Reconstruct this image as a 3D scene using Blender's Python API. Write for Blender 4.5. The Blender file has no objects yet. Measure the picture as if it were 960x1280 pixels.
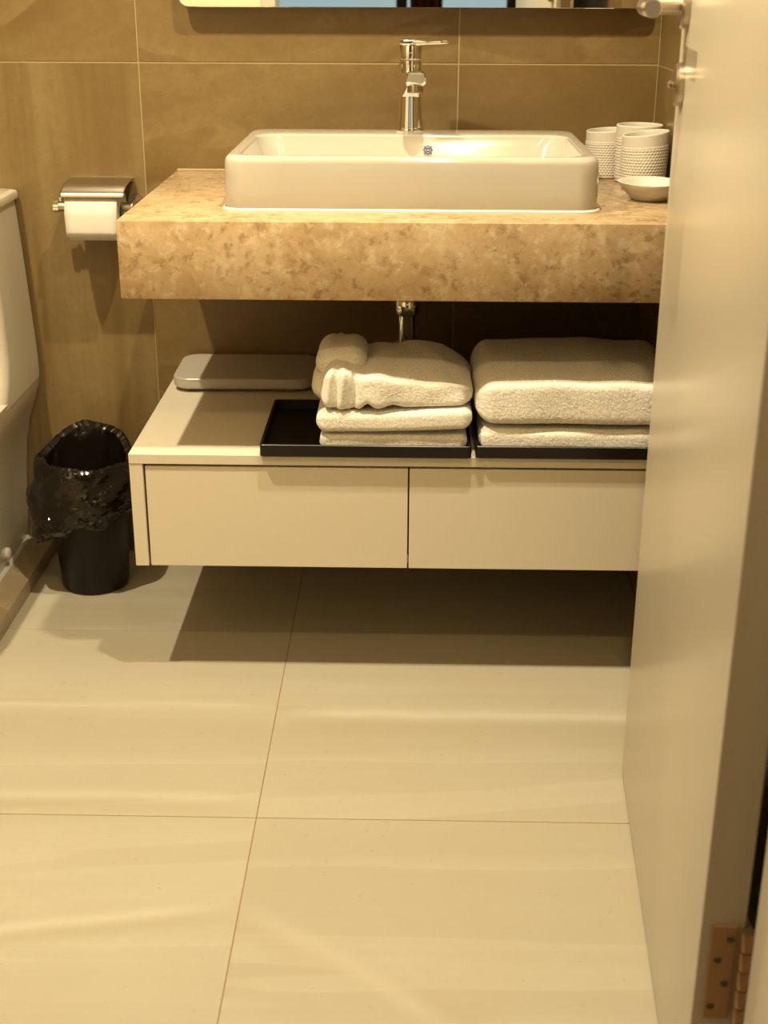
import bpy, bmesh, math
import numpy as np
from mathutils import Vector, Matrix
rng = np.random.default_rng(7)
S = bpy.context.scene
C = S.collection

# ------------------------------------------------------------------ camera
cd = bpy.data.cameras.new('camera')
cam = bpy.data.objects.new('camera', cd); C.objects.link(cam)
cd.sensor_fit = 'VERTICAL'; cd.sensor_height = 36.0; cd.sensor_width = 27.0
cd.lens = 1678.4 * 36.0 / 1280.0
R_ = Vector((0.99975363, 0.02196863, 0.00317065)); U_ = Vector((-0.01110985, 0.37160809, 0.92832322)); F_ = Vector((-0.01921574, 0.92812974, -0.37176061))
cam.matrix_world = Matrix(((R_.x, U_.x, -F_.x, 0.0049), (R_.y, U_.y, -F_.y, -2.6384), (R_.z, U_.z, -F_.z, 1.1519), (0, 0, 0, 1)))
cd.clip_start = 0.02
cd.dof.use_dof = True; cd.dof.focus_distance = 2.25; cd.dof.aperture_fstop = 6.3
S.camera = cam

# ------------------------------------------------------------------ world, exposure
w = bpy.data.worlds.new('daylight'); S.world = w; w.use_nodes = True
w.node_tree.nodes['Background'].inputs['Color'].default_value = (0.79, 1.0, 0.97, 1)
w.node_tree.nodes['Background'].inputs['Strength'].default_value = 0.72
S.view_settings.view_transform = 'Standard'; S.view_settings.look = 'None'
S.view_settings.gamma = 1.0; S.view_settings.use_curve_mapping = False
S.view_settings.exposure = 0.0

WARM = (1.0, 0.85, 0.55)
LIGHTS = [((-0.85, -1.03, 2.42), 215.0), ((0.04, -0.96, 2.42), 150.0)]
def spot(loc, power, size=2.5, col=WARM, radius=0.022):
    l = bpy.data.lights.new('lamp_light', 'SPOT'); l.energy = power; l.color = col
    l.spot_size = size; l.spot_blend = 1.0; l.shadow_soft_size = radius
    o = bpy.data.objects.new('lamp_light', l); C.objects.link(o); o.location = loc
    return o
for loc, p in LIGHTS: spot(loc, p)

# ------------------------------------------------------------------ materials
W1 = (1, 1, 1); W0 = (0, 0, 0)
ALB = 0.72                     # overall reflectance of the painted, glazed and stone surfaces
def mat(name, col, rough=0.5, metal=0.0, **kw):
    m = bpy.data.materials.new(name); m.use_nodes = True
    b = m.node_tree.nodes['Principled BSDF']
    if metal < 0.5: col = tuple(c * ALB for c in col)
    b.inputs['Base Color'].default_value = (*col, 1); b.inputs['Roughness'].default_value = rough
    b.inputs['Metallic'].default_value = metal
    for k, v in kw.items(): b.inputs[k].default_value = v
    return m
def nodes(m): return m.node_tree.nodes, m.node_tree.links, m.node_tree.nodes['Principled BSDF']
def coords(m, scale=(1, 1, 1), kind='Object', rand=0.0):
    N, L, b = nodes(m)
    t = N.new('ShaderNodeTexCoord'); mp = N.new('ShaderNodeMapping'); mp.inputs['Scale'].default_value = scale
    L.new(t.outputs[kind], mp.inputs['Vector'])
    if rand:
        oi = N.new('ShaderNodeObjectInfo'); mu = N.new('ShaderNodeVectorMath'); mu.operation = 'SCALE'
        mu.inputs[0].default_value = (1, 0.37, 0.71); mu.inputs['Scale'].default_value = rand
        m2 = N.new('ShaderNodeMath'); m2.operation = 'MULTIPLY'; m2.inputs[1].default_value = rand
        L.new(oi.outputs['Random'], m2.inputs[0]); L.new(m2.outputs[0], mu.inputs['Scale'])
        L.new(mu.outputs[0], mp.inputs['Location'])
    return mp.outputs['Vector']
def noise(m, vec, scale, detail=4, rough=0.55, dist=0.0):
    N, L, b = nodes(m); n = N.new('ShaderNodeTexNoise'); n.inputs['Scale'].default_value = scale
    n.inputs['Detail'].default_value = detail; n.inputs['Roughness'].default_value = rough; n.inputs['Distortion'].default_value = dist
    L.new(vec, n.inputs['Vector']); return n.outputs['Fac']
def ramp(m, fac, stops):
    N, L, b = nodes(m); r = N.new('ShaderNodeValToRGB'); e = r.color_ramp.elements
    while len(e) < len(stops): e.new(0.5)
    for i, (p, c) in enumerate(stops):
        e[i].position = p; e[i].color = (*(x if c in (W0, W1) else x * ALB for x in c), 1)
    L.new(fac, r.inputs['Fac']); return r.outputs['Color']
def mix(m, fac, a, b_, mode='MIX'):
    N, L, b = nodes(m); x = N.new('ShaderNodeMix'); x.data_type = 'RGBA'; x.blend_type = mode
    for sock, v in ((x.inputs[0], fac), (x.inputs[6], a), (x.inputs[7], b_)):
        if isinstance(v, (int, float)): sock.default_value = v
        elif isinstance(v, tuple): sock.default_value = (*(x if v in (W0, W1) else x * ALB for x in v), 1)
        else: L.new(v, sock)
    return x.outputs[2]
def bump(m, h, strength=0.3, dist=0.001):
    N, L, b = nodes(m); n = N.new('ShaderNodeBump'); n.inputs['Strength'].default_value = strength
    n.inputs['Distance'].default_value = dist; L.new(h, n.inputs['Height']); L.new(n.outputs['Normal'], b.inputs['Normal'])
def base(m, c):
    N, L, b = nodes(m); L.new(c, b.inputs['Base Color'])

def tile_mat(name, light, dark, vein, vscale, rough, spec=0.5, vein_amt=0.5, mott=0.5, streaks=(), con=(0.30, 0.66)):
    """sandstone-look porcelain: drifting bands, cloudy mottling, thin pale veins, small dark pits"""
    m = mat(name, light, rough)
    N, L, b = nodes(m)
    b.inputs['Specular IOR Level'].default_value = spec
    v = coords(m, vscale, rand=9.0)
    n1 = noise(m, v, 1.0, 6, 0.62, 0.4)
    c = ramp(m, n1, [(con[0], dark), (con[1], light)])
    v2 = coords(m, vscale, rand=23.0)
    n2 = noise(m, v2, 0.7, 4, 0.5, 0.8)
    vm = ramp(m, n2, [(0.44, W0), (0.5, W1), (0.506, W0), (0.62, W0)])
    c = mix(m, mix(m, vein_amt, W0, vm), c, vein)
    v3 = coords(m, (1, 1, 1), rand=5.0)
    n3 = noise(m, v3, 26, 7, 0.78, 0.6)
    c = mix(m, mix(m, mott, W0, ramp(m, n3, [(0.33, W1), (0.60, W0)])), c, dark)
    n4 = noise(m, v3, 110, 2, 0.5)
    c = mix(m, mix(m, 0.40, W0, ramp(m, n4, [(0.25, W1), (0.29, W0)])), c, tuple(x * 0.7 for x in dark))
    if streaks:                        # single mineral bands at their real places on the floor
        vo = coords(m); sx = N.new('ShaderNodeSeparateXYZ'); L.new(vo, sx.inputs[0])
        def op(o, a, b2=None, c2=None):
            q = N.new('ShaderNodeMath'); q.operation = o
            for k, val in enumerate((a, b2, c2)):
                if val is None: continue
                if isinstance(val, (int, float)): q.inputs[k].default_value = val
                else: L.new(val, q.inputs[k])
            return q.outputs[0]
        wv = N.new('ShaderNodeMapping'); wv.inputs['Scale'].default_value = (1, 0.25, 1); L.new(vo, wv.inputs['Vector'])
        for (y0, sl, w, wav, x0, x1, amt, col) in streaks:
            n5 = noise(m, wv.outputs[0], 3.2, 3, 0.5)
            d = op('SUBTRACT', op('SUBTRACT', sx.outputs['Y'], y0), op('MULTIPLY', op('SUBTRACT', sx.outputs['X'], (x0 + x1) / 2), sl))
            d = op('ADD', d, op('MULTIPLY', op('SUBTRACT', n5, 0.5), wav))
            g = op('EXPONENT', op('MULTIPLY', op('POWER', op('ABSOLUTE', op('DIVIDE', d, w)), 2.0), -1.0))
            e0 = op('SMOOTH_MIN', op('SUBTRACT', sx.outputs['X'], x0), op('SUBTRACT', x1, sx.outputs['X']), 0.02)
            gate = N.new('ShaderNodeClamp'); L.new(op('MULTIPLY', e0, 12.0), gate.inputs[0])
            f = op('MULTIPLY', op('MULTIPLY', g, gate.outputs[0]), amt)
            c = mix(m, f, c, col)
    base(m, c); bump(m, n3, 0.06, 0.001)
    return m
M = {}
PALE = (0.70, 0.66, 0.56); TAN = (0.45, 0.37, 0.25)
FST = ((-0.672, 0.0, 0.014, 0.03, -0.20, 0.60, 0.60, PALE), (-0.655, 0.0, 0.010, 0.03, -1.0, -0.22, 0.35, PALE), (-0.705, 0.0, 0.03, 0.05, -0.20, 0.60, 0.3, TAN),
       (-0.925, 0.0, 0.012, 0.02, -1.0, -0.22, 0.35, PALE), (-0.955, 0.0, 0.018, 0.01, -1.0, -0.22, 0.30, TAN),
       (-1.222, 0.19, 0.012, 0.03, -0.70, -0.22, 0.45, PALE), (-1.245, 0.19, 0.016, 0.03, -0.70, -0.22, 0.35, TAN), (-1.30, -0.75, 0.020, 0.06, -0.22, 0.10, 0.45, PALE), (-1.34, -0.6, 0.03, 0.08, -0.22, 0.22, 0.35, TAN))
M['floor_tile'] = tile_mat('cream_floor_tile', (0.53, 0.485, 0.385), (0.485, 0.43, 0.325), PALE, (0.35, 3.0, 1.0), 0.30, 0.45, 0.20, 0.28, FST)
M['wall_tile'] = tile_mat('sandy_wall_tile', (0.275, 0.190, 0.080), (0.185, 0.112, 0.036), (0.36, 0.26, 0.125), (1.3, 1.0, 3.0), 0.30, 0.5, 0.45, 0.55, (), (0.36, 0.62))
M['wall_tile_streaked'] = tile_mat('streaked_wall_tile', (0.295, 0.210, 0.095), (0.175, 0.105, 0.034), (0.33, 0.25, 0.125), (8.0, 1.0, 0.45), 0.30, 0.5, 0.15, 0.35, (), (0.38, 0.60))
M['curb_stone'] = tile_mat('veined_curb_stone', (0.50, 0.40, 0.265), (0.36, 0.27, 0.16), (0.62, 0.52, 0.38), (3, 3, 3), 0.3, 0.5, 0.6, 0.4)
M['grout'] = mat('pale_grout', (0.46, 0.35, 0.18), 0.8)
M['floor_grout'] = mat('brown_floor_grout', (0.36, 0.22, 0.11), 0.85)
M['paint'] = mat('cream_paint', (1.12, 0.94, 0.62), 0.6)
def marble():
    m = mat('speckled_beige_marble', (0.6, 0.4, 0.25), 0.22)
    v = coords(m)
    a = noise(m, v, 7, 6, 0.65, 0.6)
    c = ramp(m, a, [(0.30, (0.44, 0.295, 0.155)), (0.5, (0.59, 0.42, 0.24)), (0.70, (0.67, 0.51, 0.32))])
    N, L, b = nodes(m)
    blot = ramp(m, noise(m, v, 62, 4, 0.6, 0.2), [(0.50, W0), (0.63, W1)])
    gate = ramp(m, noise(m, v, 17, 3, 0.6, 0.3), [(0.38, W0), (0.56, W1)])
    c = mix(m, mix(m, 0.62, W0, mix(m, 1.0, blot, gate, 'MULTIPLY')), c, (0.27, 0.155, 0.065))
    f = noise(m, v, 45, 6, 0.75, 0.35)
    c = mix(m, mix(m, 0.65, W0, ramp(m, f, [(0.51, W0), (0.62, W1)])), c, (0.74, 0.61, 0.42))
    c = mix(m, mix(m, 0.5, W0, ramp(m, f, [(0.30, W1), (0.44, W0)])), c, (0.38, 0.235, 0.11))
    base(m, c); return m
M['marble'] = marble()
M['ceramic'] = mat('glazed_white_ceramic', (0.64, 0.595, 0.52), 0.09, **{'Specular IOR Level': 0.6, 'Coat Weight': 0.3, 'Coat Roughness': 0.03})
M['toilet_ceramic'] = mat('toilet_ceramic', (0.80, 0.73, 0.60), 0.12, **{'Specular IOR Level': 0.6, 'Coat Weight': 0.3, 'Coat Roughness': 0.03})
M['caulk'] = mat('white_caulk', (0.86, 0.83, 0.77), 0.35)
M['cup'] = mat('cream_stoneware', (0.76, 0.70, 0.61), 0.45)
M['laminate'] = mat('cream_laminate', (0.86, 0.79, 0.66), 0.38)
M['dark_gap'] = mat('gap_shade_dark', (0.07, 0.05, 0.035), 0.8)  # near-black colour painted in for the shade inside gaps
M['chrome'] = mat('chrome', (0.86, 0.85, 0.83), 0.07, 1.0)
M['steel'] = mat('brushed_steel', (0.50, 0.43, 0.35), 0.28, 1.0)
M['bronze'] = mat('aged_brass_hinge', (0.42, 0.27, 0.15), 0.42, 0.75)
M['bronze_dark'] = mat('dark_screw', (0.10, 0.09, 0.05), 0.45, 0.7)
M['frame_metal'] = mat('thin_bronze_edge', (0.40, 0.31, 0.20), 0.35, 0.8)
M['mirror'] = mat('mirror_glass', (0.93, 0.94, 0.93), 0.0, 1.0)
M['tray'] = mat('black_lacquer', (0.010, 0.008, 0.007), 0.28)
M['bin'] = mat('black_bin_plastic', (0.012, 0.008, 0.006), 0.40, **{'Specular IOR Level': 0.25})
M['bag'] = mat('black_bag_film', (0.010, 0.007, 0.005), 0.13, **{'Specular IOR Level': 0.42})
M['scale'] = mat('pale_grey_scale', (0.60, 0.555, 0.50), 0.32)
M['rubber'] = mat('dark_rubber', (0.03, 0.027, 0.025), 0.7)
M['blue'] = mat('blue_print', (0.05, 0.10, 0.33), 0.4)
M['door'] = mat('cream_satin_door', (0.80, 0.72, 0.58), 0.27)
def grain(m):
    v = coords(m, (30, 30, 1.2)); n = noise(m, v, 6, 4, 0.6); bump(m, n, 0.10, 0.0006)
grain(M['door'])
def paper():
    m = mat('white_paper', (0.86, 0.83, 0.77), 0.9); v = coords(m, (1, 1, 1)); bump(m, noise(m, v, 260, 3), 0.25, 0.0008); return m
M['paper'] = paper(); M['card'] = mat('grey_card', (0.30, 0.24, 0.17), 0.9)
def terry():
    m = mat('cream_terry', (1.05, 1.02, 0.95), 0.95, **{'Sheen Weight': 0.25, 'Sheen Roughness': 0.6})
    v = coords(m); n = noise(m, v, 340, 3, 0.7); bump(m, n, 0.85, 0.0013)
    base(m, ramp(m, noise(m, v, 300, 2, 0.6), [(0.3, (0.86, 0.82, 0.74)), (0.62, (1.14, 1.11, 1.04))])); return m
M['terry'] = terry()
M['pane'] = mat('window_glass', (0.9, 0.95, 1.0), 0.0, **{'Transmission Weight': 1.0, 'IOR': 1.05})
M['dark_frame'] = mat('dark_window_frame', (0.035, 0.03, 0.025), 0.5)
M['person_standin'] = mat('reddish_brown_standin', (0.20, 0.085, 0.04), 0.9)
M['wood_floor'] = mat('brown_wood_floor', (0.20, 0.12, 0.065), 0.4)
M['bulb'] = mat('lit_lens', (1, 0.9, 0.7), 0.4, **{'Emission Color': (1.0, 0.75, 0.42, 1), 'Emission Strength': 12.0})

# ------------------------------------------------------------------ helpers
def link(o, parent=None):
    C.objects.link(o)
    if parent is not None: o.parent = parent
    return o
def obj(name, geo, material, parent=None, smooth=True, loc=None, label=None, angle=35):
    if isinstance(geo, bmesh.types.BMesh):
        me = bpy.data.meshes.new(name); bmesh.ops.recalc_face_normals(geo, faces=geo.faces); geo.to_mesh(me); geo.free()
    else: me = geo
    me.name = name
    if not me.materials: me.materials.append(material)
    if smooth:
        me.shade_smooth()
        try: me.set_sharp_from_angle(angle=math.radians(angle))
        except Exception: pass
    o = bpy.data.objects.new(name, me); link(o, parent)
    if loc is not None: o.location = loc
    if label: o['label'] = label
    return o
def tag(o, label, cat, group=None):
    o['label'] = label; o['category'] = cat
    if group: o['group'] = group
    return o
def thing(name, label, cat, loc=(0, 0, 0), rotz=0, group=None):
    o = bpy.data.objects.new(name, None); C.objects.link(o); o.location = loc; o.rotation_euler = (0, 0, rotz)
    o.empty_display_size = 0.05
    return tag(o, label, cat, group)
def struct(name, geo, material, parent=None, **k):
    o = obj(name, geo, material, parent, **k)
    if parent is None: o['kind'] = 'structure'
    return o
def box(x0, x1, y0, y1, z0, z1, bev=0.0, seg=2, bm=None):
    own = bm is None
    b = bmesh.new()
    vs = bmesh.ops.create_cube(b, size=1)['verts']
    for v in vs: v.co = Vector(((x0 + x1) / 2 + v.co.x * (x1 - x0), (y0 + y1) / 2 + v.co.y * (y1 - y0), (z0 + z1) / 2 + v.co.z * (z1 - z0)))
    if bev: bmesh.ops.bevel(b, geom=list(b.edges), offset=bev, segments=seg, profile=0.5, affect='EDGES')
    if own: return b
    merge(bm, b); return bm
def merge(dst, src):
    me = bpy.data.meshes.new('tmp'); src.to_mesh(me); src.free(); dst.from_mesh(me); bpy.data.meshes.remove(me)
def grid_mesh(P, close_u=False, close_v=False, cap0=False, cap1=False):
    """P: (nu, nv, 3) array -> mesh of quads; caps fan over first / last ring (rings run along v)"""
    nu, nv = P.shape[:2]
    idx = np.arange(nu * nv).reshape(nu, nv)
    a = idx if close_u else idx[:-1]; b = np.roll(idx, -1, 0) if close_u else idx[1:]
    if close_v: a2, b2 = np.roll(a, -1, 1), np.roll(b, -1, 1); q = np.stack([a, b, b2, a2], -1).reshape(-1, 4)
    else: q = np.stack([a[:, :-1], b[:, :-1], b[:, 1:], a[:, 1:]], -1).reshape(-1, 4)
    faces = q.tolist()
    if cap0: faces.append(idx[0].tolist()[::-1])
    if cap1: faces.append(idx[-1].tolist())
    me = bpy.data.meshes.new('m'); me.from_pydata(P.reshape(-1, 3).tolist(), [], faces); me.update()
    b = bmesh.new(); b.from_mesh(me); bpy.data.meshes.remove(me); return b
def lathe(prof, n=48, cx=0, cy=0, cap0=True, cap1=True, fn=None):
    t = np.linspace(0, 2 * np.pi, n, endpoint=False); pr = np.array(prof, float)
    r = pr[:, 0][:, None] * np.ones(n); z = pr[:, 1][:, None] * np.ones(n)
    if fn: r, z = fn(r, z, t)
    P = np.stack([cx + r * np.cos(t), cy + r * np.sin(t), z], -1)
    return grid_mesh(P, close_v=True, cap0=cap0, cap1=cap1)
def tube(pts, r, n=16, caps=True):
    pts = [Vector(p) for p in pts]; rs = r if isinstance(r, (list, tuple)) else [r] * len(pts); rings = []
    ref = None
    for i, p in enumerate(pts):
        d = (pts[min(i + 1, len(pts) - 1)] - pts[max(i - 1, 0)]).normalized()
        if ref is None: ref = Vector((0, 0, 1)) if abs(d.z) < 0.9 else Vector((1, 0, 0))
        x = d.cross(ref).normalized(); y = d.cross(x).normalized(); ref = ref - d * ref.dot(d)
        rings.append([p + x * (math.cos(a) * rs[i]) + y * (math.sin(a) * rs[i]) for a in np.linspace(0, 2 * math.pi, n, endpoint=False)])
    return grid_mesh(np.array([[tuple(v) for v in rg] for rg in rings]), close_v=True, cap0=caps, cap1=caps)
def rring(cx, cy, hx, hy, r, z, n=12):
    r = min(r, hx * 0.999, hy * 0.999); out = []
    for k, (sx, sy) in enumerate(((1, 1), (-1, 1), (-1, -1), (1, -1))):
        for j in range(n + 1):
            a = math.pi / 2 * (k + j / n)
            out.append((cx + sx * (hx - r) + r * math.cos(a), cy + sy * (hy - r) + r * math.sin(a), z))
    return out
def loft(rings, cap0=True, cap1=True): return grid_mesh(np.array(rings, float), close_v=True, cap0=cap0, cap1=cap1)
def wob(x, y, z, amp, freq, seed, k=7):
    r = np.random.default_rng(seed); o = np.zeros_like(x)
    for i in range(k):
        f = freq * (0.6 + 1.6 * r.random()); d = r.normal(size=3); d /= np.linalg.norm(d)
        o = o + np.sin((x * d[0] + y * d[1] + z * d[2]) * f * 2 * np.pi + r.random() * 6.28) / (0.6 + f / freq)
    return amp * o / math.sqrt(k)

# ------------------------------------------------------------------ the setting
XL, XR, ZC = -1.38, 0.4577, 2.45
YF = -1.60                         # front wall, inner side
def tiles_on_wall(parent, xs, zs, y, th=0.008, gap=0.0022, axis='x', sign=1, streak=()):
    for i in range(len(xs) - 1):
        for j in range(len(zs) - 1):
            a0, a1, z0, z1 = xs[i] + gap / 2, xs[i + 1] - gap / 2, zs[j] + gap / 2, zs[j + 1] - gap / 2
            if axis == 'x': b = box(a0, a1, y, y + th, z0, z1, 0.0008, 1)
            else: b = box(y, y + th, a0, a1, z0, z1, 0.0008, 1)
            obj('tile', b, M['wall_tile_streaked' if (i, j) in streak else 'wall_tile'], parent, smooth=False)
wb = struct('wall_back', box(XL - 0.1, XR + 0.1, 0.0009, 0.12, 0, ZC), M['grout'], smooth=False)
ZS = [0.0, 0.997, 2.197, ZC]
tiles_on_wall(wb, [XL, -1.1133, -0.5133, 0.0867, XR], ZS, 0.0, streak={(1, 0)})
wr = struct('wall_right', box(XR + 0.0009, XR + 0.12, YF, 0.12, 0, ZC), M['grout'], smooth=False)
tiles_on_wall(wr, [YF, -1.2, -0.6, 0.0], ZS, XR, axis='y')
wl = struct('wall_left', box(XL - 0.12, XL - 0.0009, YF, 0.12, 0, ZC), M['grout'], smooth=False)
tiles_on_wall(wl, [YF, -1.2, -0.6, 0.0], ZS, XL - 0.008, axis='y')
fl = struct('floor', box(XL - 0.12, XR + 0.12, -1.66, 0.12, -0.06, -0.0008), M['floor_grout'], smooth=False)
fx = [XL, -0.2156, XR]; fy = [-1.66, -1.577, -0.9771, -0.3771, 0.0]
for i in range(2):
    for j in range(4):
        g = 0.0008
        obj('tile', box(fx[i] + g, fx[i + 1] - g, fy[j] + g, fy[j + 1] - g, -0.010, 0.0, 0.0003, 1), M['floor_tile'], fl, smooth=False)
ceil = struct('ceiling', box(XL - 0.12, XR + 0.12, -1.72, 0.12, ZC, ZC + 0.08), M['paint'], smooth=False)
# front wall with the doorway (x -0.40 .. 0.357)
b = box(XL - 0.12, -0.44, -1.72, YF, 0, ZC); box(-0.44, 0.397, -1.72, YF, 2.12, ZC, bm=b); box(0.397, XR + 0.12, -1.72, YF, 0, ZC, bm=b)
struct('wall_front', b, M['paint'], smooth=False)
# door frame
b = box(0.359, 0.397, -1.735, -1.588, 0, 2.08, 0.003); box(0.329, 0.3588, -1.735, -1.62, 0, 2.08, 0.002, bm=b)
df = struct('trim_1', b, M['door'], smooth=False)
box_l = struct('trim_2', box(-0.44, -0.402, -1.735, -1.588, 0, 2.08, 0.003), M['door'], smooth=False)
struct('trim_3', box(-0.44, 0.397, -1.735, -1.588, 2.081, 2.12, 0.003), M['door'], smooth=False)
struct('trim_4', box(0.372, 0.44, -1.752, -1.7355, 0, 2.15, 0.003), M['door'], smooth=False)
struct('trim_5', box(-0.50, -0.415, -1.752, -1.7355, 0, 2.15, 0.003), M['door'], smooth=False)

# hallway behind the camera, seen in the mirror
struct('floor_hallway', box(-2.2, 2.2, -5.2, -1.66, -0.06, -0.001), M['wood_floor'], smooth=False)
struct('ceiling_hallway', box(-2.2, 2.2, -5.2, -1.72, ZC, ZC + 0.08), M['paint'], smooth=False)
struct('wall_hallway_left', box(-2.3, -2.2, -5.2, -1.72, 0, ZC), M['paint'], smooth=False)
struct('wall_hallway_right', box(2.2, 2.3, -5.2, -1.72, 0, ZC), M['paint'], smooth=False)
struct('wall_hallway_front_left', box(-2.2, XL - 0.12, -1.72, -1.62, 0, ZC), M['paint'], smooth=False)
struct('wall_hallway_front_right', box(XR + 0.12, 2.2, -1.72, -1.62, 0, ZC), M['paint'], smooth=False)
b = box(-2.2, -0.85, -5.3, -5.2, 0, ZC); box(-0.85, 1.15, -5.3, -5.2, 0, 0.72, bm=b); box(-0.85, 1.15, -5.3, -5.2, 1.30, ZC, bm=b); box(1.15, 2.2, -5.3, -5.2, 0, ZC, bm=b)
struct('wall_hallway_back', b, M['paint'], smooth=False)
win = thing('window_1', 'wide window with dark frame behind the photographer', 'window', (0, -5.24, 0.72)); win['kind'] = 'structure'; del win['category']; del win['label']
for x in (-0.85, -0.10, 0.50, 1.09): obj('window_frame', box(x, x + 0.06, -0.02, 0.03, 0, 0.58, 0.003), M['dark_frame'], win)
for z in (0, 0.52): obj('window_frame', box(-0.79, 1.09, -0.018, 0.028, z, z + 0.06, 0.003), M['dark_frame'], win)
for x0, x1 in ((-0.79, -0.10), (-0.04, 0.50), (0.56, 1.09)): obj('pane', box(x0, x1, 0, 0.005, 0.06, 0.52), M['pane'], win)
xs = np.linspace(0, 1, 60); P = []
for z in (0.45, 1.0, 1.42):
    P.append([(-0.02 + 0.17 * u, -5.12 + 0.025 * math.sin(u * 26), z) for u in xs])
cu = obj('person_standin', grid_mesh(np.array(P)), M['person_standin']); sm = cu.modifiers.new('thick', 'SOLIDIFY'); sm.thickness = 0.004  # folded cloth added as stand-in for the person reflected in the mirror
tag(cu, 'reddish brown cloth standing in for the person behind the camera', 'person_standin')
cr = obj('standin_rail', tube([(-1.0, -5.12, 1.44), (1.3, -5.12, 1.44)], 0.012), M['dark_frame']); tag(cr, 'dark rail above the hallway window, carrying the stand-in cloth', 'rail')

# ceiling downlights
for (x, y, z), p in LIGHTS:
    side = 'above the toilet side' if x < -0.4 else 'above the washbasin'
    t = thing('ceiling_downlight', 'round recessed downlight ' + side, 'lamp', (x, y, ZC), 0, 'recessed ceiling downlights')
    obj('trim_ring', lathe([(0.032, 0.0), (0.045, 0.0), (0.047, -0.004), (0.034, -0.007), (0.032, -0.004), (0.032, 0.0)], 40, cap0=False, cap1=False), M['paint'], t)
    obj('lens', lathe([(0.031, -0.001), (0.031, -0.002), (0.0005, -0.002)], 32), M['bulb'], t)
spot((0.12, -2.25, 2.42), 48.0, 3.0, (1.0, 0.72, 0.32), 0.04)  # unseen hallway lamp, added to brighten the door edge and jamb
t = thing('ceiling_downlight', 'round downlight added in the hallway ceiling to brighten the door edge', 'lamp', (0.12, -2.25, ZC), 0, 'recessed ceiling downlights')
obj('trim_ring', lathe([(0.032, 0.0), (0.045, 0.0), (0.047, -0.004), (0.034, -0.007), (0.032, -0.004), (0.032, 0.0)], 40, cap0=False, cap1=False), M['paint'], t)
obj('lens', lathe([(0.031, -0.001), (0.031, -0.002), (0.0005, -0.002)], 32), M['bulb'], t)

# raised marble curb the toilet stands on
cb = struct('trim_6', box(XL, -0.752, YF, 0.0, 0.0, 0.032, 0.0015), M['curb_stone'], smooth=False)

# ------------------------------------------------------------------ worktop
ZW = 0.80; XA = -0.4515; YW = -0.5702
wt = obj('worktop', box(XA, XR - 0.001, YW, -0.001, 0.6782, ZW, 0.0018, 2), M['marble'], None, angle=30)
tag(wt, 'thick beige speckled marble worktop mounted on the wall under the washbasin', 'worktop')
obj('caulk', tube([(XA + 0.002, -0.004, ZW + 0.001), (XR - 0.003, -0.004, ZW + 0.0005)], 0.003, 10), M['grout'], wt, label='pale caulk line along the wall')

# ------------------------------------------------------------------ washbasin
cx, cy, hx, hy, z1 = 0.001, -0.273, 0.2985, 0.207, 0.886
rings = []
for dz, ins in ((0.000, 0.004), (0.002, 0.0015), (0.006, 0.0), (0.03, -0.0005), (0.06, 0.0), (0.074, 0.001)): rings.append(rring(cx, cy, hx - ins, hy - ins, 0.034 - ins, ZW + dz))
for a in np.linspace(0.1, 1, 8) * math.pi / 2: rings.append(rring(cx, cy, hx - 0.001 - 0.010 * (1 - math.cos(a)), hy - 0.001 - 0.010 * (1 - math.cos(a)), 0.034, ZW + 0.074 + 0.012 * math.sin(a)))
ix, iy, icy = hx - 0.020, hy - 0.051, cy - 0.036          # basin opening, ledge at the back
for a in np.linspace(0, 1, 7) * math.pi / 2: rings.append(rring(cx, icy, ix - 0.006 * math.sin(a), iy - 0.006 * math.sin(a), 0.040, z1 - 0.006 * (1 - math.cos(a))))
for t_, dz in ((0.008, 0.02), (0.014, 0.045), (0.022, 0.058), (0.034, 0.066), (0.06, 0.070)): rings.append(rring(cx, icy, ix - 0.006 - t_, iy - 0.006 - t_, 0.045, z1 - dz))
rings.append(rring(cx, icy, 0.10, 0.06, 0.05, z1 - 0.0735)); rings.append(rring(cx, icy, 0.024, 0.024, 0.0239, z1 - 0.075))
sink = thing('washbasin', 'white rectangular countertop washbasin with rounded corners on the marble worktop', 'washbasin', (0, 0, 0))
obj('basin', loft(rings), M['ceramic'], sink, angle=60)
ck = loft([rring(cx, cy, hx + 0.006, hy + 0.004, 0.038, ZW), rring(cx, cy, hx + 0.005, hy + 0.004, 0.037, ZW + 0.003), rring(cx, cy, hx + 0.001, hy, 0.034, ZW + 0.0055)], cap1=False)
obj('caulk', ck, M['caulk'], sink, label='white silicone bead around the foot')
obj('drain', lathe([(0.0235, z1 - 0.076), (0.0235, z1 - 0.0735), (0.020, z1 - 0.0715), (0.004, z1 - 0.0705), (0.0005, z1 - 0.0704)], 36, cx, icy), M['chrome'], sink, label='round chrome drain')
# printed emblem on the inner back wall of the basin
yb = icy + iy - 0.0142
em = bmesh.new()
def flat(pts, y):
    vs = [em.verts.new((px, y, pz)) for px, pz in pts]; em.faces.new(vs)
def frame_sq(cx_, cz_, ro, ri, rot, y, k=4):
    for i in range(k):
        a0 = rot + 2 * math.pi * i / k; a1 = rot + 2 * math.pi * (i + 1) / k
        flat([(cx_ + ro * math.cos(a0), cz_ + ro * math.sin(a0)), (cx_ + ro * math.cos(a1), cz_ + ro * math.sin(a1)), (cx_ + ri * math.cos(a1), cz_ + ri * math.sin(a1)), (cx_ + ri * math.cos(a0), cz_ + ri * math.sin(a0))], y)
frame_sq(0.0, 0.0, 0.0092, 0.0070, 0, 0); frame_sq(0.0, 0.0, 0.0048, 0.0026, math.pi / 4, 0)
for sx, sz in ((1, 1), (1, -1), (-1, 1), (-1, -1)): frame_sq(sx * 0.0058, sz * 0.0058, 0.0017, 0.0001, 0, 0)
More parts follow.
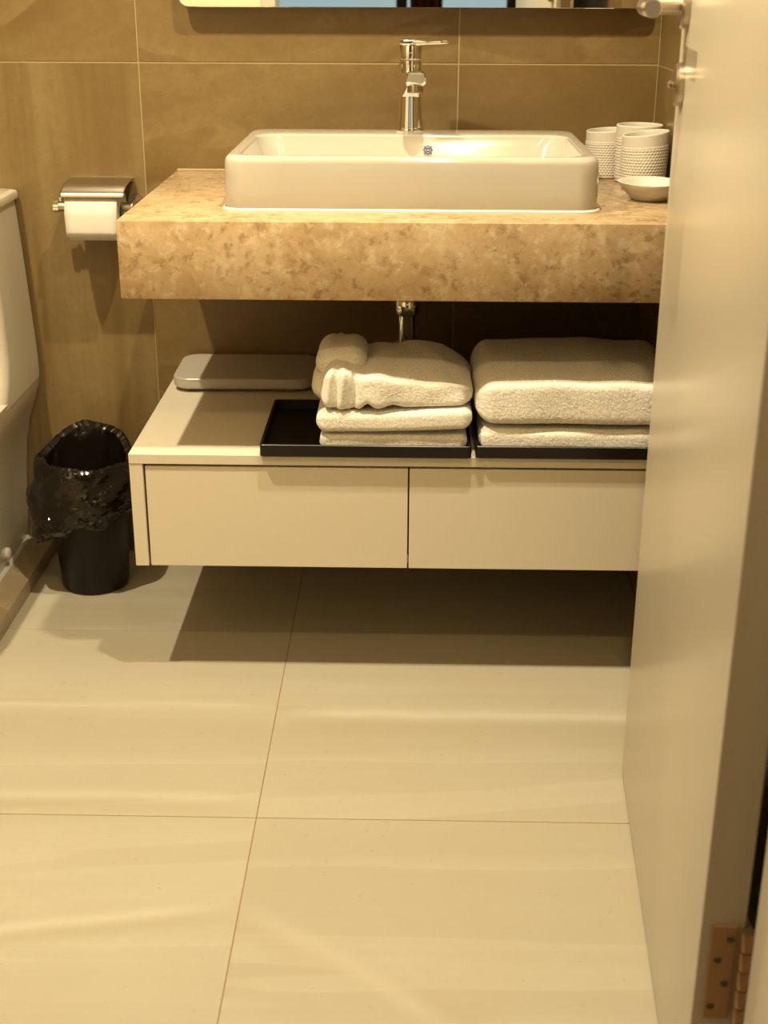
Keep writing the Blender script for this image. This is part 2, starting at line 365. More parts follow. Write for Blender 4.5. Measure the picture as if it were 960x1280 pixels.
ret = bmesh.ops.extrude_face_region(em, geom=list(em.faces)); bmesh.ops.translate(em, verts=[v for v in ret['geom'] if isinstance(v, bmesh.types.BMVert)], vec=(0, -0.0006, 0))
e = obj('emblem', em, M['blue'], sink, smooth=False, label='small blue diamond emblem printed inside the basin')
e.location = (0.030, -0.1712, 0.861); e.rotation_euler = (math.radians(-13.5), 0, 0)

# ------------------------------------------------------------------ faucet
fx0, fy0 = -0.003, -0.116
fa = thing('faucet', 'chrome single lever mixer tap standing on the back ledge of the washbasin', 'faucet', (fx0, fy0, z1))
obj('base_ring', lathe([(0.0250, 0.0), (0.0256, 0.002), (0.0256, 0.007), (0.0245, 0.009)], 40), M['chrome'], fa)
obj('body', lathe([(0.0242, 0.008), (0.0240, 0.012), (0.0222, 0.035), (0.0212, 0.06), (0.0205, 0.08), (0.0205, 0.115), (0.0212, 0.118), (0.0212, 0.124)], 48), M['chrome'], fa)
obj('cap', lathe([(0.0208, 0.1255), (0.0214, 0.128), (0.0214, 0.143), (0.020, 0.149), (0.0005, 0.150)], 40), M['chrome'], fa)
def sect(c, u, v, hw, hh, r, n=6):
    rg = rring(0, 0, hw, hh, r, 0, n); return [tuple(Vector(c) + Vector(u) * p[0] + Vector(v) * p[1]) for p in rg]
rg = []
for s, hw, hh in ((0.0, 0.018, 0.024), (0.025, 0.0178, 0.021), (0.06, 0.0175, 0.016), (0.095, 0.0175, 0.0125), (0.112, 0.017, 0.012), (0.116, 0.014, 0.009)):
    rg.append(sect((0.010 * s / 0.11, -s, 0.080 + 0.020 * s / 0.11), (1, 0, 0), (0, -0.2, 1), hw, hh, 0.006))
obj('spout', loft(rg), M['chrome'], fa)
obj('aerator', lathe([(0.0125, 0.076), (0.0135, 0.077), (0.0135, 0.088), (0.0125, 0.094)], 32, 0.009, -0.099), M['steel'], fa)
rg = []
for s, hw, hh in ((-0.019, 0.012, 0.0045), (-0.012, 0.0185, 0.006), (0.012, 0.018, 0.006), (0.03, 0.013, 0.005), (0.052, 0.010, 0.004), (0.064, 0.0085, 0.003), (0.067, 0.006, 0.0015)):
    rg.append(sect((s, -0.001, 0.1545 - 0.05 * max(s, 0) ** 1.0 * 0.05), (0, 1, 0), (0, 0, 1), hw, hh, hh * 0.95))
obj('lever', loft(rg), M['chrome'], fa)

# ------------------------------------------------------------------ mirror
mi = thing('wall_mirror', 'frameless rectangular wall mirror with rounded corners above the faucet', 'mirror', (0, 0, 1.0955))
def vplate(x0, x1, z0, z1_, y0, y1, r, n=8):
    def rg_(y, ins=0): return [(p[0], y, p[1]) for p in rring((x0 + x1) / 2, (z0 + z1_) / 2, (x1 - x0) / 2 - ins, (z1_ - z0) / 2 - ins, r - ins, 0, n)]
    return loft([rg_(y1), rg_(y0 + 0.001), rg_(y0, 0.001)])
obj('backing', vplate(-0.424, 0.428, 0.002, 0.80, -0.031, 0.0, 0.018), M['frame_metal'], mi, label='thin bronze coloured mirror backing')
obj('glass', vplate(-0.427, 0.431, 0.0, 0.803, -0.036, -0.0312, 0.02), M['mirror'], mi)

# ------------------------------------------------------------------ cups and soap dish
def cup(name, label, x, y, h, r, tilt, rz):
    nz = 90; n = 260; z = np.linspace(0, 1, nz)
    prof_r = r * (0.93 + 0.07 * np.sin(np.clip(z * 1.15, 0, 1) * np.pi / 2)); prof_r[0] = r * 0.86; prof_r[1] = r * 0.90
    t = np.linspace(0, 2 * np.pi, n, endpoint=False); Z, T = np.meshgrid(z, t, indexing='ij')
    Rr = np.repeat(prof_r[:, None], n, 1)
    band = ((Z > 0.07) & (Z < 0.76)).astype(float)
    rows = 13; rr_ = (Z - 0.07) / 0.69 * rows; row = np.floor(rr_)
    d1 = np.sin(np.pi * (rr_ - row)) ; ncol = 44; d2 = np.abs(np.sin(T * ncol / 2 + np.pi / 2 * (row % 2)))
    Rr += band * 0.0013 * (d1 * d2) ** 0.8 + 0.0008 * np.exp(-((Z - 0.775) / 0.012) ** 2)
    outer = np.stack([Rr * np.cos(T), Rr * np.sin(T), Z * h], -1)
    rim = []
    for a in np.linspace(0.2, 1, 5) * np.pi:
        q = prof_r[-1] - 0.0016 * (1 - np.cos(a)); rim.append(np.stack([q * np.cos(t), q * np.sin(t), np.full(n, h + 0.0016 * np.sin(a))], -1))
    for zz in (0.9, 0.7, 0.4, 0.12, 0.07):
        q = (prof_r[-1] - 0.0034) * (0.94 + 0.06 * zz) * (0.8 if zz < 0.1 else 1); rim.append(np.stack([q * np.cos(t), q * np.sin(t), np.full(n, h * zz)], -1))
    b = grid_mesh(np.concatenate([outer, np.array(rim)]), close_v=True, cap0=True, cap1=True)
    for v in b.verts:                                    # hand-made look: rim plane slightly slanted
        if v.co.z > 0: v.co.z *= 1 + tilt * v.co.x / r * (v.co.z / h)
    o = obj(name, b, M['cup'], None, loc=(x, y, ZW), angle=60); o.rotation_euler.z = rz
    return tag(o, label, 'cup', 'dotted cream tumblers')
cup('tumbler', 'cream dotted tumbler nearest the basin, at the back left of the three', 0.366, -0.046, 0.084, 0.040, 0.03, 0.0)
cup('tumbler', 'tallest cream tumbler standing in the middle behind the front one', 0.413, -0.115, 0.100, 0.0415, 0.0, 0.4)
cup('tumbler', 'cream dotted tumbler with slanted rim directly behind the soap dish', 0.411, -0.200, 0.0945, 0.0405, 0.05, 0.0)
t = np.linspace(0, 2 * np.pi, 64, endpoint=False)
def oval(rx, ry, z, tip=0.0): return [( -1.16 * rx * math.cos(a) * (1 + tip * max(0, math.cos(a)) ** 6), ry * math.sin(a), z + 0.10 * tip * rx * max(0, math.cos(a)) ** 6) for a in t]
rg = [oval(0.024, 0.034, 0.0), oval(0.027, 0.038, 0.0015), oval(0.033, 0.048, 0.010, 0.03), oval(0.0395, 0.058, 0.021, 0.07), oval(0.0425, 0.062, 0.0275, 0.12), oval(0.0428, 0.0622, 0.0295, 0.12), oval(0.0418, 0.061, 0.0302, 0.12), oval(0.040, 0.0585, 0.029, 0.11),
      oval(0.036, 0.053, 0.022, 0.05), oval(0.030, 0.043, 0.012), oval(0.02, 0.03, 0.007), oval(0.002, 0.003, 0.006)]
o = obj('soap_dish', loft(rg), M['cup'], None, loc=(0.4045, -0.322, ZW), angle=60)
tag(o, 'small oval cream soap dish with a pointed lip in front of the tumblers', 'dish')

# ------------------------------------------------------------------ waste pipe
pp = thing('drain_pipe', 'chrome waste pipe coming down behind the towels under the worktop', 'pipe', (-0.004, -0.25, 0.52))
obj('trap_tube', tube([(0, 0, 0.158), (0, 0, -0.03), (0, 0.01, -0.058), (0, 0.04, -0.075), (0, 0.242, -0.075)], 0.016, 24), M['chrome'], pp)
obj('collar', lathe([(0.0165, 0.060), (0.020, 0.062), (0.0222, 0.067), (0.0222, 0.088), (0.020, 0.092), (0.0165, 0.093)], 32, cap0=False, cap1=False), M['chrome'], pp)
obj('wall_rosette', tube([(0, 0.2425, -0.075), (0, 0.2495, -0.075)], [0.032, 0.034], 28), M['chrome'], pp)

# ------------------------------------------------------------------ cabinet
XC, YC, ZT, ZB = -0.4635, -0.545, 0.4122, 0.209
ca = thing('wall_cabinet', 'low wall-hung cream cabinet with two flush drawers below the worktop', 'cabinet', (0, 0, ZB))
def loc_box(x0, x1, y0, y1, z0, z1, bev=0.0008): return box(x0, x1, y0, y1, z0 - ZB, z1 - ZB, bev, 1)
obj('top_panel', loc_box(XC, XR - 0.001, YC, -0.001, ZT - 0.0175, ZT), M['laminate'], ca, smooth=False)
obj('side_panel', loc_box(XC, XC + 0.0225, YC + 0.001, -0.001, ZB, ZT - 0.0178), M['laminate'], ca, smooth=False)
obj('side_panel', loc_box(XR - 0.018, XR - 0.001, YC + 0.001, -0.001, ZB, ZT - 0.0178), M['laminate'], ca, smooth=False)
obj('bottom_panel', loc_box(XC + 0.023, XR - 0.019, YC + 0.022, -0.001, ZB + 0.002, ZB + 0.016), M['laminate'], ca, smooth=False)
obj('divider', loc_box(-0.004, 0.010, YC + 0.024, -0.002, ZB + 0.0165, ZT - 0.018), M['dark_gap'], ca, smooth=False)
for x0, x1 in ((XC + 0.026, 0.0012), (0.0038, XR - 0.021)):
    d = obj('drawer', loc_box(x0, x1, YC + 0.003, YC + 0.021, ZB, ZT - 0.0225), M['laminate'], ca, smooth=False)
    obj('drawer_box', loc_box(x0 + 0.02, x1 - 0.02, YC + 0.0215, -0.06, ZB + 0.02, ZT - 0.06), M['dark_gap'], d, smooth=False)

# ------------------------------------------------------------------ scale
sc = thing('bathroom_scale', 'thin pale grey bathroom scale with rounded corners on the cabinet top', 'scale', (-0.315, -0.103, ZT))
sc.rotation_euler.z = 0.012
hx_, hy_ = 0.136, 0.091
rg = [rring(0, 0, hx_ - 0.006, hy_ - 0.006, 0.028, 0.006), rring(0, 0, hx_ - 0.001, hy_ - 0.001, 0.032, 0.010), rring(0, 0, hx_, hy_, 0.033, 0.018), rring(0, 0, hx_ - 0.001, hy_ - 0.001, 0.032, 0.0235)]
obj('body', loft(rg), M['scale'], sc)
obj('platform', loft([rring(0, 0, hx_ - 0.0005, hy_ - 0.0005, 0.033, 0.0237), rring(0, 0, hx_ - 0.0005, hy_ - 0.0005, 0.033, 0.0262), rring(0, 0, hx_ - 0.002, hy_ - 0.002, 0.032, 0.0278)]), M['scale'], sc)
for sx in (-1, 1):
    for sy in (-1, 1): obj('foot', lathe([(0.011, 0.0), (0.012, 0.001), (0.012, 0.006)], 20, sx * 0.10, sy * 0.058), M['rubber'], sc)

# ------------------------------------------------------------------ trays
def tray(x0, x1, y0, y1, label, h=0.022):
    cx_, cy_, a, b_ = (x0 + x1) / 2, (y0 + y1) / 2, (x1 - x0) / 2, (y1 - y0) / 2
    rg = [rring(0, 0, a - 0.003, b_ - 0.003, 0.005, 0), rring(0, 0, a, b_, 0.006, 0.002), rring(0, 0, a, b_, 0.006, h - 0.001), rring(0, 0, a - 0.001, b_ - 0.001, 0.005, h),
          rring(0, 0, a - 0.004, b_ - 0.004, 0.004, h), rring(0, 0, a - 0.005, b_ - 0.005, 0.004, h - 0.001), rring(0, 0, a - 0.006, b_ - 0.006, 0.004, 0.006), rring(0, 0, a - 0.008, b_ - 0.008, 0.004, 0.005)]
    o = obj('tray', loft(rg), M['tray'], None, loc=(cx_, cy_, ZT), angle=30)
    return tag(o, label, 'tray', 'black trays on the cabinet')
tray(-0.2435, 0.105, -0.5555, -0.30, 'black rectangular tray on the cabinet with an empty left end, holding three hand towels')
tray(0.112, 0.4565, -0.553, -0.285, 'black rectangular tray beside the door, under the two thick bath towels')

# ------------------------------------------------------------------ towels
def soft_block(x0, x1, y0, y1, z0, z1, r, fn=None, step=0.0021, grain=0.00014, seed=1, sq=None):
    """closed rounded block: rings round the y-z section, marching in x; ends pinch shut"""
    L, D, H = x1 - x0, y1 - y0, z1 - z0
    per = 2 * (D + H); nv = int(per / step); nu = int(L / step)
    t = np.linspace(0, 2 * np.pi, nv, endpoint=False)
    # rounded rectangle section, evenly spaced by arc length, unit half sizes handled per ring
    d = np.linspace(0, 1, 2000, endpoint=False)
    a = 2 * np.pi * d; e = 0.28 if r < H * 0.45 else 0.5
    cyv = np.sign(np.cos(a)) * np.abs(np.cos(a)) ** (r * 2 / D if r * 2 / D > 0.12 else 0.12); czv = np.sign(np.sin(a)) * np.abs(np.sin(a)) ** e
    if sq: cyv = np.sign(np.cos(a)) * np.abs(np.cos(a)) ** sq; czv = np.sign(np.sin(a)) * np.abs(np.sin(a)) ** sq
    seg = np.hypot(np.diff(np.append(cyv, cyv[0])) * D, np.diff(np.append(czv, czv[0])) * H); s = np.concatenate([[0], np.cumsum(seg)[:-1]]) / seg.sum()
    tt = np.linspace(0, 1, nv, endpoint=False); sy = np.interp(tt, s, cyv); sz = np.interp(tt, s, czv)
    u = np.linspace(0, 1, nu)
    k = 14; cap = np.sin(np.linspace(0.0, 1, k) * np.pi / 2); capx = (1 - np.cos(np.linspace(0.0, 1, k) * np.pi / 2))
    xs_, sc_y, sc_z = [], [], []
    rr = min(r, H / 2)
    for c_, q in zip(cap, capx): xs_.append(x0 + rr * q); sc_y.append(1 - (1 - c_) * rr * 2 / D); sc_z.append(1 - (1 - c_) * min(0.999, rr * 2 / H))
    for x in np.linspace(x0 + rr, x1 - rr, nu)[1:-1]: xs_.append(x); sc_y.append(1); sc_z.append(1)
    for c_, q in zip(cap[::-1], capx[::-1]): xs_.append(x1 - rr * q); sc_y.append(1 - (1 - c_) * rr * 2 / D); sc_z.append(1 - (1 - c_) * min(0.999, rr * 2 / H))
    X = np.repeat(np.array(xs_)[:, None], nv, 1)
    Y = (y0 + y1) / 2 + np.array(sc_y)[:, None] * sy[None] * D / 2
    Z = (z0 + z1) / 2 + np.array(sc_z)[:, None] * sz[None] * H / 2
    r_ = np.random.default_rng(seed)
    if fn: X, Y, Z = fn(X, Y, Z, (X - x0) / L, (Y - y0) / D, (Z - z0) / H)
    g = [r_.normal(size=X.shape) * grain for _ in range(3)]
    for q in g: q += np.roll(q, 1, 0) * 0.35
    return grid_mesh(np.stack([X + g[0], Y + g[1], Z + g[2]], -1), close_v=True, cap0=True, cap1=True)
def wavy(amp, freq, seed, edge=0.0, more=None):
    def f(X, Y, Z, u, v, w):
        d = wob(X, Y * 0.5, Z, amp, freq, seed); d2 = wob(X, Y, Z, amp * 0.8, freq, seed + 50)
        X2 = X + d2 * 0.5; Y2 = Y + wob(X, Z * 0.8, Y, amp * 0.8, freq * 1.0, seed + 9) * (1 - v) ; Z2 = Z + d * np.clip(w, 0, 1)
        if more: X2, Y2, Z2 = more(X2, Y2, Z2, u, v, w)
        return X2, Y2, Z2
    return f
g_h = 'folded hand towels on the left tray'
z0 = ZT + 0.0055
def droop_low(X, Y, Z, u, v, w): return X, Y, Z + 0.0 * u
b = soft_block(-0.146, 0.0985, -0.540, -0.335, z0, z0 + 0.031, 0.014, wavy(0.0012, 9, 3), seed=3)
tag(obj('hand_towel', b, M['terry'], None, angle=180), 'flat cream hand towel at the bottom of the left stack, lying in the tray', 'towel', g_h)
def lift(X, Y, Z, u, v, w): return X, Y, Z + 0.008 * u * u
b = soft_block(-0.151, 0.1055, -0.547, -0.335, z0 + 0.0325, z0 + 0.071, 0.018, wavy(0.0014, 8, 12, more=lift), seed=4)
tag(obj('hand_towel', b, M['terry'], None, angle=180), 'cream hand towel folded once, in the middle of the left stack', 'towel', g_h)
tw = thing('hand_towel', 'rumpled cream hand towel with looped folds on top of the left stack', 'towel', (0, 0, z0 + 0.071), 0, g_h)
zb = 0.0
def top_fn(X, Y, Z, u, v, w):
    hmp = 0.016 * np.exp(-((u - 0.10) / 0.10) ** 2) - 0.005 * np.exp(-((u - 0.27) / 0.05) ** 2) * np.clip(1.4 * v, 0, 1) + 0.006 * np.exp(-((u - 0.42) / 0.12) ** 2)
    back = v * (0.012 * np.exp(-((u - 0.68) / 0.16) ** 2) + 0.012 * np.exp(-((u - 0.02) / 0.16) ** 2) + 0.004) - v * 0.03 * np.clip(u - 0.80, 0, 1) * 3
    ridge = 0.0035 * np.abs(np.sin(u * 17 + 1.2)) * np.clip(1 - u * 1.1, 0, 1)
    thin = -0.020 * u * (1 - 0.4 * v)
    Z2 = Z + np.clip(w, 0, 1) * (hmp * 0.5 + back + thin + ridge)
    under = np.clip(1 - w, 0, 1) * (0.010 * np.exp(-((u - 0.31) / 0.035) ** 2) + 0.006 * np.exp(-((u - 0.47) / 0.06) ** 2) + 0.010 * np.clip(u - 0.3, 0, 1))
    Z2 = Z2 + under
    Yf = Y - (1 - v) * (0.008 * np.exp(-((u - 0.35) / 0.2) ** 2) - 0.008 * np.exp(-((u - 0.22) / 0.018) ** 2) - 0.004 * np.exp(-((u - 0.11) / 0.012) ** 2)) + (1 - v) * 0.006 * u
    Yf = Yf - (1 - v) * (0.010 * np.exp(-((u - 0.045) / 0.032) ** 2) + 0.008 * np.exp(-((u - 0.14) / 0.03) ** 2) - 0.004 * np.exp(-((u - 0.09) / 0.016) ** 2))
    X = X + 0.010 * (w - 0.4) * (u < 0.3) * (1 - u / 0.3)
    return X, Yf, Z2
b = soft_block(-0.143, 0.1065, -0.543, -0.340, zb, zb + 0.066, 0.026, wavy(0.0022, 13, 21, more=top_fn), seed=6)
obj('body_fold', b, M['terry'], tw, angle=180)
b = soft_block(-0.1545, -0.070, -0.500, -0.345, zb + 0.034, zb + 0.093, 0.030, wavy(0.003, 11, 33), seed=7, sq=0.8)
obj('loop_fold', b, M['terry'], tw, angle=180)
b = soft_block(-0.161, -0.08, -0.505, -0.36, zb - 0.004, zb + 0.055, 0.027, wavy(0.002, 12, 35), seed=8, sq=0.8)
obj('loop_fold', b, M['terry'], tw, angle=180)
g_b = 'folded bath towels on the right tray'
b = soft_block(0.117, 0.443, -0.541, -0.29, z0, z0 + 0.043, 0.020, wavy(0.0016, 7, 61), grain=0.00016, seed=10)
tag(obj('bath_towel', b, M['terry'], None, angle=180), 'lower thick cream bath towel lying in the right tray', 'towel', g_b)
def bt(X, Y, Z, u, v, w):
    return X, Y, Z + np.clip(w, 0, 1) * (v * 0.010 - 0.006 * np.clip(u - 0.72, 0, 1) * 4 * (1 - v) + 0.004 * np.sin(u * 3.1)) - 0.0
b = soft_block(0.1095, 0.447, -0.546, -0.285, z0 + 0.047, z0 + 0.124, 0.034, wavy(0.0028, 6, 72, more=bt), grain=0.00018, seed=11)
tag(obj('bath_towel', b, M['terry'], None, angle=180), 'upper plump cream bath towel on top of the right stack', 'towel', g_b)

# ------------------------------------------------------------------ paper holder and roll
hl = thing('paper_holder', 'brushed steel paper holder with cover flap on the wall by the worktop', 'paper holder', (0, 0, 0))
zc, yc = 0.728, -0.066
obj('arm', tube([(-0.676, yc, zc + 0.012), (-0.527, yc, zc + 0.012)], 0.0088, 24), M['steel'], hl)
obj('end_cap', tube([(-0.679, yc, zc + 0.012), (-0.6775, yc, zc + 0.012), (-0.668, yc, zc + 0.012)], [0.0100, 0.0112, 0.0112], 24), M['chrome'], hl)
obj('stop_pin', tube([(-0.664, yc, zc + 0.022), (-0.664, yc, zc + 0.031)], [0.0045, 0.006], 14), M['chrome'], hl)
obj('post', tube([(-0.533, yc, zc + 0.012), (-0.533, -0.006, zc + 0.012)], 0.0075, 20), M['steel'], hl)
obj('wall_plate', tube([(-0.533, -0.007, zc + 0.012), (-0.533, -0.0005, zc + 0.012)], [0.014, 0.015], 32), M['steel'], hl)
cvy = [(-0.002, 0.782), (-0.006, 0.786), (-0.030, 0.786), (-0.075, 0.782), (-0.100, 0.774), (-0.112, 0.765)]
Pg = np.array([[(x, y, z) for y, z in cvy] for x in (-0.655, -0.652, -0.538, -0.535)])
cv = obj('cover_flap', grid_mesh(Pg), M['steel'], hl, label='bent brushed steel cover flap over the roll', angle=50); sm = cv.modifiers.new('thick', 'SOLIDIFY'); sm.thickness = 0.0015
ro = thing('toilet_roll', 'white toilet paper roll hanging on the steel holder under its cover flap', 'toilet paper', (-0.598, yc, zc - 0.001))
def xlathe(prof, n=64, rz=1.0):
    tt = np.linspace(0, 2 * np.pi, n, endpoint=False)
    P = np.array([[(x, r * math.cos(a) , r * math.sin(a) * rz) for a in tt] for r, x in prof]); return grid_mesh(P, close_v=True, close_u=True)
obj('paper', xlathe([(0.0215, -0.049), (0.049, -0.049), (0.050, -0.0482), (0.050, 0.0482), (0.049, 0.049), (0.0215, 0.049)]), M['paper'], ro)
obj('core', xlathe([(0.0195, -0.0485), (0.0213, -0.0485), (0.0213, 0.0485), (0.0195, 0.0485)]), M['card'], ro, label='brown cardboard core')
hp = [(0.0503 * math.cos(a), 0.0503 * math.sin(a)) for a in np.linspace(2.2, 3.14, 10)] + [(-0.0505, -0.012), (-0.050, -0.026), (-0.0485, -0.036)]
sh = obj('loose_sheet', grid_mesh(np.array([[(x, y, z) for y, z in hp] for x in np.linspace(-0.048, 0.048, 8)])), M['paper'], ro); sm = sh.modifiers.new('thick', 'SOLIDIFY'); sm.thickness = 0.0006

# ------------------------------------------------------------------ waste bin
bn = thing('waste_bin', 'black round waste bin lined with a black plastic bag, between toilet and cabinet', 'bin', (-0.632, -0.165, 0))
obj('bucket', lathe([(0.058, 0.0), (0.064, 0.002), (0.0665, 0.006), (0.083, 0.262), (0.085, 0.266), (0.083, 0.268), (0.0805, 0.264), (0.064, 0.010), (0.001, 0.009)], 72), M['bin'], bn)
nT, nS = 120, 52
T = np.linspace(0, 2 * np.pi, nT, endpoint=False); s = np.linspace(0, 1, nS)
SS, TT = np.meshgrid(s, T, indexing='ij')
# liner path: up inside the bin (s < 0.42), over the rim, then hanging down outside; creased like thin film
def creases(A_, B_, seed, k=16, fmin=2, fmax=9, aniso=1.0):
    """sharp piecewise folds: the maximum of a few tilted planes, mirrored and added up"""
    r_ = np.random.default_rng(seed); o = np.zeros_like(A_)
    for i in range(k):
        ka = int(r_.integers(fmin, fmax)); kb = r_.normal() * 5 * aniso; ph = r_.random() * 6.28; warp = 0.6 * np.sin(A_ * int(r_.integers(1, 4)) + B_ * 4 + r_.random() * 6)
        tri = np.abs(((ka * A_ + kb * B_ + ph + warp) / np.pi) % 2 - 1)          # triangle wave 0..1
        o += (tri - 0.5) * 2 / ka ** 0.7
    return o / math.sqrt(k)
lean = np.cos(TT - math.pi * 1.02)                    # +1 towards the toilet side
front = -np.sin(TT)
hang = 0.088 + 0.078 * np.clip(lean, 0, 1) ** 1.3 + 0.022 * front * (front > 0) + 0.02 * creases(TT, TT * 0, 3, 6, 2, 12)
rimz = 0.270 + 0.040 * np.clip(-front, 0, 1) ** 1.3 + 0.006 * np.clip(lean, 0, 1) + 0.013 * creases(TT, TT * 0, 8, 6, 2, 7)
ins = SS < 0.42; ui = np.clip(SS / 0.42, 0, 1); uo = np.clip((SS - 0.48) / 0.52, 0, 1); ur = np.clip((SS - 0.42) / 0.06, 0, 1)
fl_ = 0.004 + 0.017 * np.clip(lean, 0, 1) ** 1.1 + 0.010 * np.clip(front, 0, 1)
Rl = np.where(ins, 0.058 + 0.0205 * ui, 0.0785 + 0.0105 * ur + fl_ * np.clip(uo * 2.2, 0, 1) ** 0.6)
Zl = np.where(ins, 0.05 + (rimz - 0.05) * ui, rimz + 0.003 * np.sin(np.pi * ur) - uo * hang)
c1 = 1.5 * creases(TT, SS * 3, 5, 10, 3, 9); c2 = creases(TT, SS * 6, 15, 14, 5, 22, 2.0)
amp_o = 0.004 + 0.012 * uo; amp_i = 0.017 * np.clip(1.15 - ui, 0.2, 1)
Rl = Rl + np.where(ins, -np.abs(c1 + 0.5 * c2) * amp_i, (c1 + 0.55 * c2) * amp_o + 0.4 * amp_o)
Rl = Rl + 0.006 * np.abs(creases(TT, TT * 0, 21, 6, 2, 9)) * np.exp(-((SS - 0.46) / 0.10) ** 2)
Rl = np.where(uo > 0.90, Rl - (uo - 0.90) * 0.09, Rl); Rl = np.where(ins, Rl, np.maximum(Rl, 0.0872))
Zl = Zl + c2 * 0.003 * np.where(ins, ui, 1)
TT = TT + rng.normal(size=TT.shape) * 0.010; Zl = Zl + rng.normal(size=TT.shape) * 0.0008 * (SS > 0.03)
P = np.stack([Rl * np.cos(TT + 0.02 * c2), Rl * np.sin(TT + 0.02 * c2), Zl], -1)
bgm = grid_mesh(P, close_v=True, cap0=True); bmesh.ops.triangulate(bgm, faces=list(bgm.faces))
bg = obj('liner_bag', bgm, M['bag'], bn, label='crumpled glossy black bag folded over the rim', angle=11)
sm = bg.modifiers.new('thick', 'SOLIDIFY'); sm.thickness = 0.0006; sm.offset = 1

# ------------------------------------------------------------------ toilet
to = thing('toilet', 'white one-piece toilet on the raised marble curb beside the waste bin', 'toilet', (0, 0, 0.032))
tcx = -0.948
prof = [  # z, half width, front y, corner radius
    (0.032, 0.1365, -0.60, 0.10), (0.036, 0.138, -0.605, 0.10), (0.10, 0.145, -0.61, 0.10), (0.18, 0.150, -0.63, 0.10), (0.25, 0.157, -0.65, 0.11), (0.30, 0.168, -0.67, 0.12),
    (0.345, 0.184, -0.685, 0.14), (0.375, 0.193, -0.69, 0.15), (0.40, 0.1965, -0.69, 0.155)]
def tring(z, hw, yf, r): return rring(tcx, (yf - 0.004) / 2, hw, (-0.004 - yf) / 2, r, z - 0.032, 16)
def tring2(z, hw, yf, rf):     # deep radius in front, small at the wall
    out = []
    for k, (sx, sy) in enumerate(((1, 1), (-1, 1), (-1, -1), (1, -1))):
        r = 0.012 if sy > 0 else rf
        for j in range(17):
            a = math.pi / 2 * (k + j / 16)
            y = (-0.004 - r) if sy > 0 else (yf + r)
            out.append((tcx + sx * (hw - r) + r * math.cos(a), y + r * math.sin(a), z - 0.032))
    return out
body = [tring2(*p) for p in prof]
obj('bowl', loft(body + [tring2(0.405, 0.190, -0.684, 0.15)]), M['toilet_ceramic'], to, angle=60)
tank = [(0.39, 0.196, -0.30, 0.06), (0.41, 0.197, -0.285, 0.055), (0.435, 0.1965, -0.262, 0.05), (0.47, 0.1955, -0.240, 0.045), (0.55, 0.1915, -0.228, 0.04), (0.65, 0.186, -0.222, 0.04), (0.730, 0.181, -0.218, 0.04), (0.745, 0.180, -0.216, 0.04)]
obj('tank', loft([tring2(*p) for p in tank]), M['toilet_ceramic'], to, angle=60)
obj('tank_lid', loft([tring2(0.746, 0.1835, -0.221, 0.042), tring2(0.748, 0.187, -0.225, 0.044), tring2(0.757, 0.188, -0.226, 0.045), tring2(0.762, 0.186, -0.224, 0.044), tring2(0.764, 0.175, -0.212, 0.04)]), M['toilet_ceramic'], to, angle=50)
obj('flush_button', lathe([(0.024, 0.732), (0.024, 0.736), (0.021, 0.738), (0.0005, 0.738)], 32, tcx, -0.11), M['chrome'], to)
def sring(z, hw, r=0.15): return rring(tcx, -0.475, hw, 0.215, r, z - 0.032, 16)
obj('seat', loft([sring(0.407, 0.186), sring(0.409, 0.19), sring(0.421, 0.19), sring(0.424, 0.186)]), M['toilet_ceramic'], to, angle=50)
obj('seat_lid', loft([sring(0.4255, 0.187), sring(0.428, 0.191), sring(0.438, 0.191), sring(0.444, 0.184), sring(0.446, 0.16)]), M['toilet_ceramic'], to, angle=50)
b = tube([(tcx + 0.135, -0.175, 0.034), (tcx + 0.147, -0.175, 0.034), (tcx + 0.150, -0.175, 0.034)], [0.013, 0.012, 0.007], 20)
obj('bolt_cap', b, M['caulk'], to, label='round white bolt cap at the foot')
ck = loft([tring2(0.032, 0.1435, -0.608, 0.10), tring2(0.036, 0.142, -0.607, 0.10), tring2(0.040, 0.138, -0.604, 0.10)], cap0=False, cap1=False)
obj('caulk', ck, M['caulk'], to, label='white caulk bead round the foot')

# ------------------------------------------------------------------ door
H0 = Vector((0.3385 + 0.0, -1.5725, 0))                      # hinge pin side
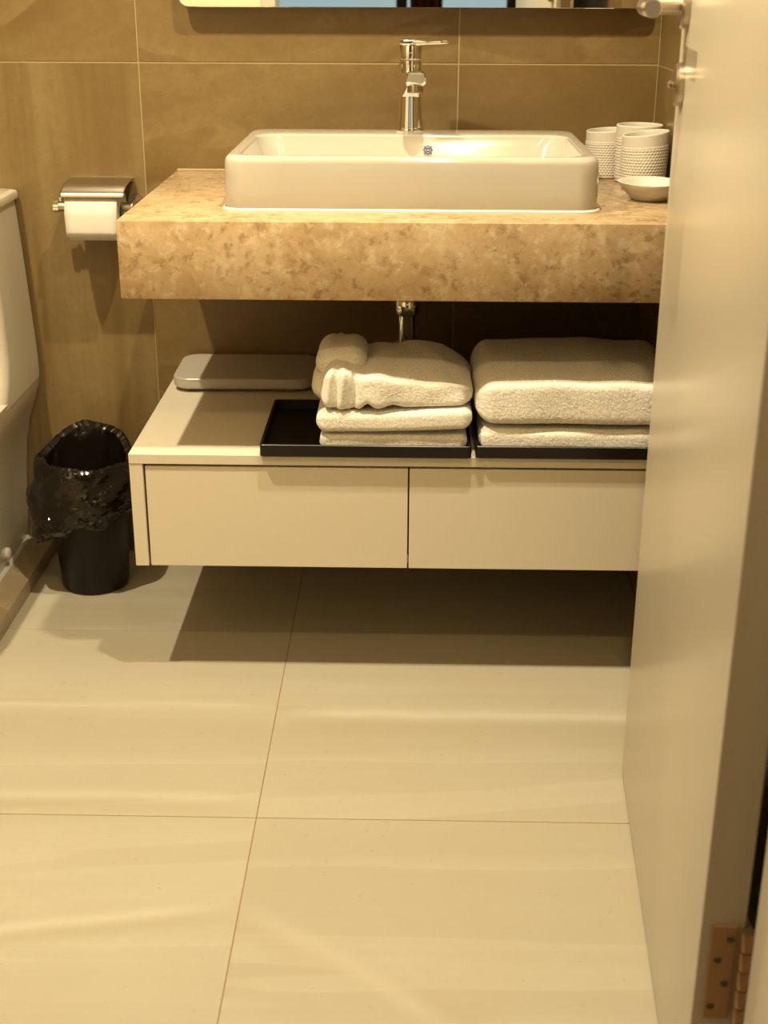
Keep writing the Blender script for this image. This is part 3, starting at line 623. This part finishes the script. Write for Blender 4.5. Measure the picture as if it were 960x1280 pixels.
# leaf: left face runs from (0.293,-1.568) to (0.338,-0.847); built in local coordinates, x = along the leaf, y = thickness
p0 = Vector((0.293, -1.568, 0)); p1 = Vector((0.338, -0.847, 0)); dl = (p1 - p0); Ld = dl.length; ang = math.atan2(dl.y, dl.x)
dr = thing('door_1', 'open cream door leaf', 'door', (p0.x, p0.y, 0), ang); dr['kind'] = 'structure'; del dr['category']; del dr['label']
th = 0.043
obj('leaf', box(0, Ld, -th, 0, 0.004, 2.07, 0.0025, 3), M['door'], dr, angle=50)
obj('gap_shade_strip', box(0.004, Ld - 0.004, -th + 0.003, -0.0015, 0.0006, 0.0045), M['dark_gap'], dr, smooth=False, label='dark strip painted in for the shade under the leaf')  # no real part: dark strip stands in for shade below the leaf
hz, hxp = 1.117, Ld - 0.052
def disc(x, z, r, d, mname, name='rose', lab=None):
    return obj(name, tube([(x, 0.0002, z), (x, d * 0.7, z), (x, d, z)], [r, r, r * 0.9], 40), M[mname], dr, label=lab)
disc(hxp, hz, 0.026, 0.010, 'steel')
disc(hxp, hz - 0.090, 0.026, 0.010, 'steel')
obj('thumb_turn', box(hxp - 0.014, hxp + 0.014, 0.009, 0.018, hz - 0.094, hz - 0.086, 0.003, 2), M['steel'], dr)
def lev(s):
    return tube([(hxp, s * 0.009, hz), (hxp, s * 0.040, hz), (hxp - 0.003, s * 0.049, hz), (hxp - 0.012, s * 0.053, hz), (hxp - 0.05, s * 0.054, hz), (hxp - 0.115, s * 0.054, hz), (hxp - 0.118, s * 0.054, hz)], [0.0095, 0.0095, 0.010, 0.0105, 0.0105, 0.0105, 0.009], 24)
obj('lever_handle', lev(1), M['steel'], dr)
obj('latch_plate', box(Ld + 0.0002, Ld + 0.002, -0.033, -0.011, hz - 0.11, hz + 0.06, 0.0006, 1), M['steel'], dr, smooth=False)
for zc_ in (0.2385, 1.80):
    hg = obj('hinge', box(-0.0022, -0.0002, -0.036, -0.0105, zc_ - 0.057, zc_ + 0.057, 0.0008, 1), M['bronze'], dr, smooth=False, label='aged brass hinge plate')
    for k_ in range(5):
        z_ = zc_ - 0.0565 + k_ * 0.0228
        kn = obj('knuckle', lathe([(0.0068, z_), (0.0072, z_ + 0.001), (0.0072, z_ + 0.0205), (0.0068, z_ + 0.0215)], 20, -0.0075, -0.0445), M['bronze'], hg)
    for (yy, zz) in ((-0.029, 0.042), (-0.019, 0.016), (-0.028, -0.012), (-0.017, -0.041)):
        obj('screw', tube([(-0.0021, yy, zc_ + zz), (-0.0032, yy, zc_ + zz)], [0.0042, 0.0034], 16), M['bronze_dark'], hg)
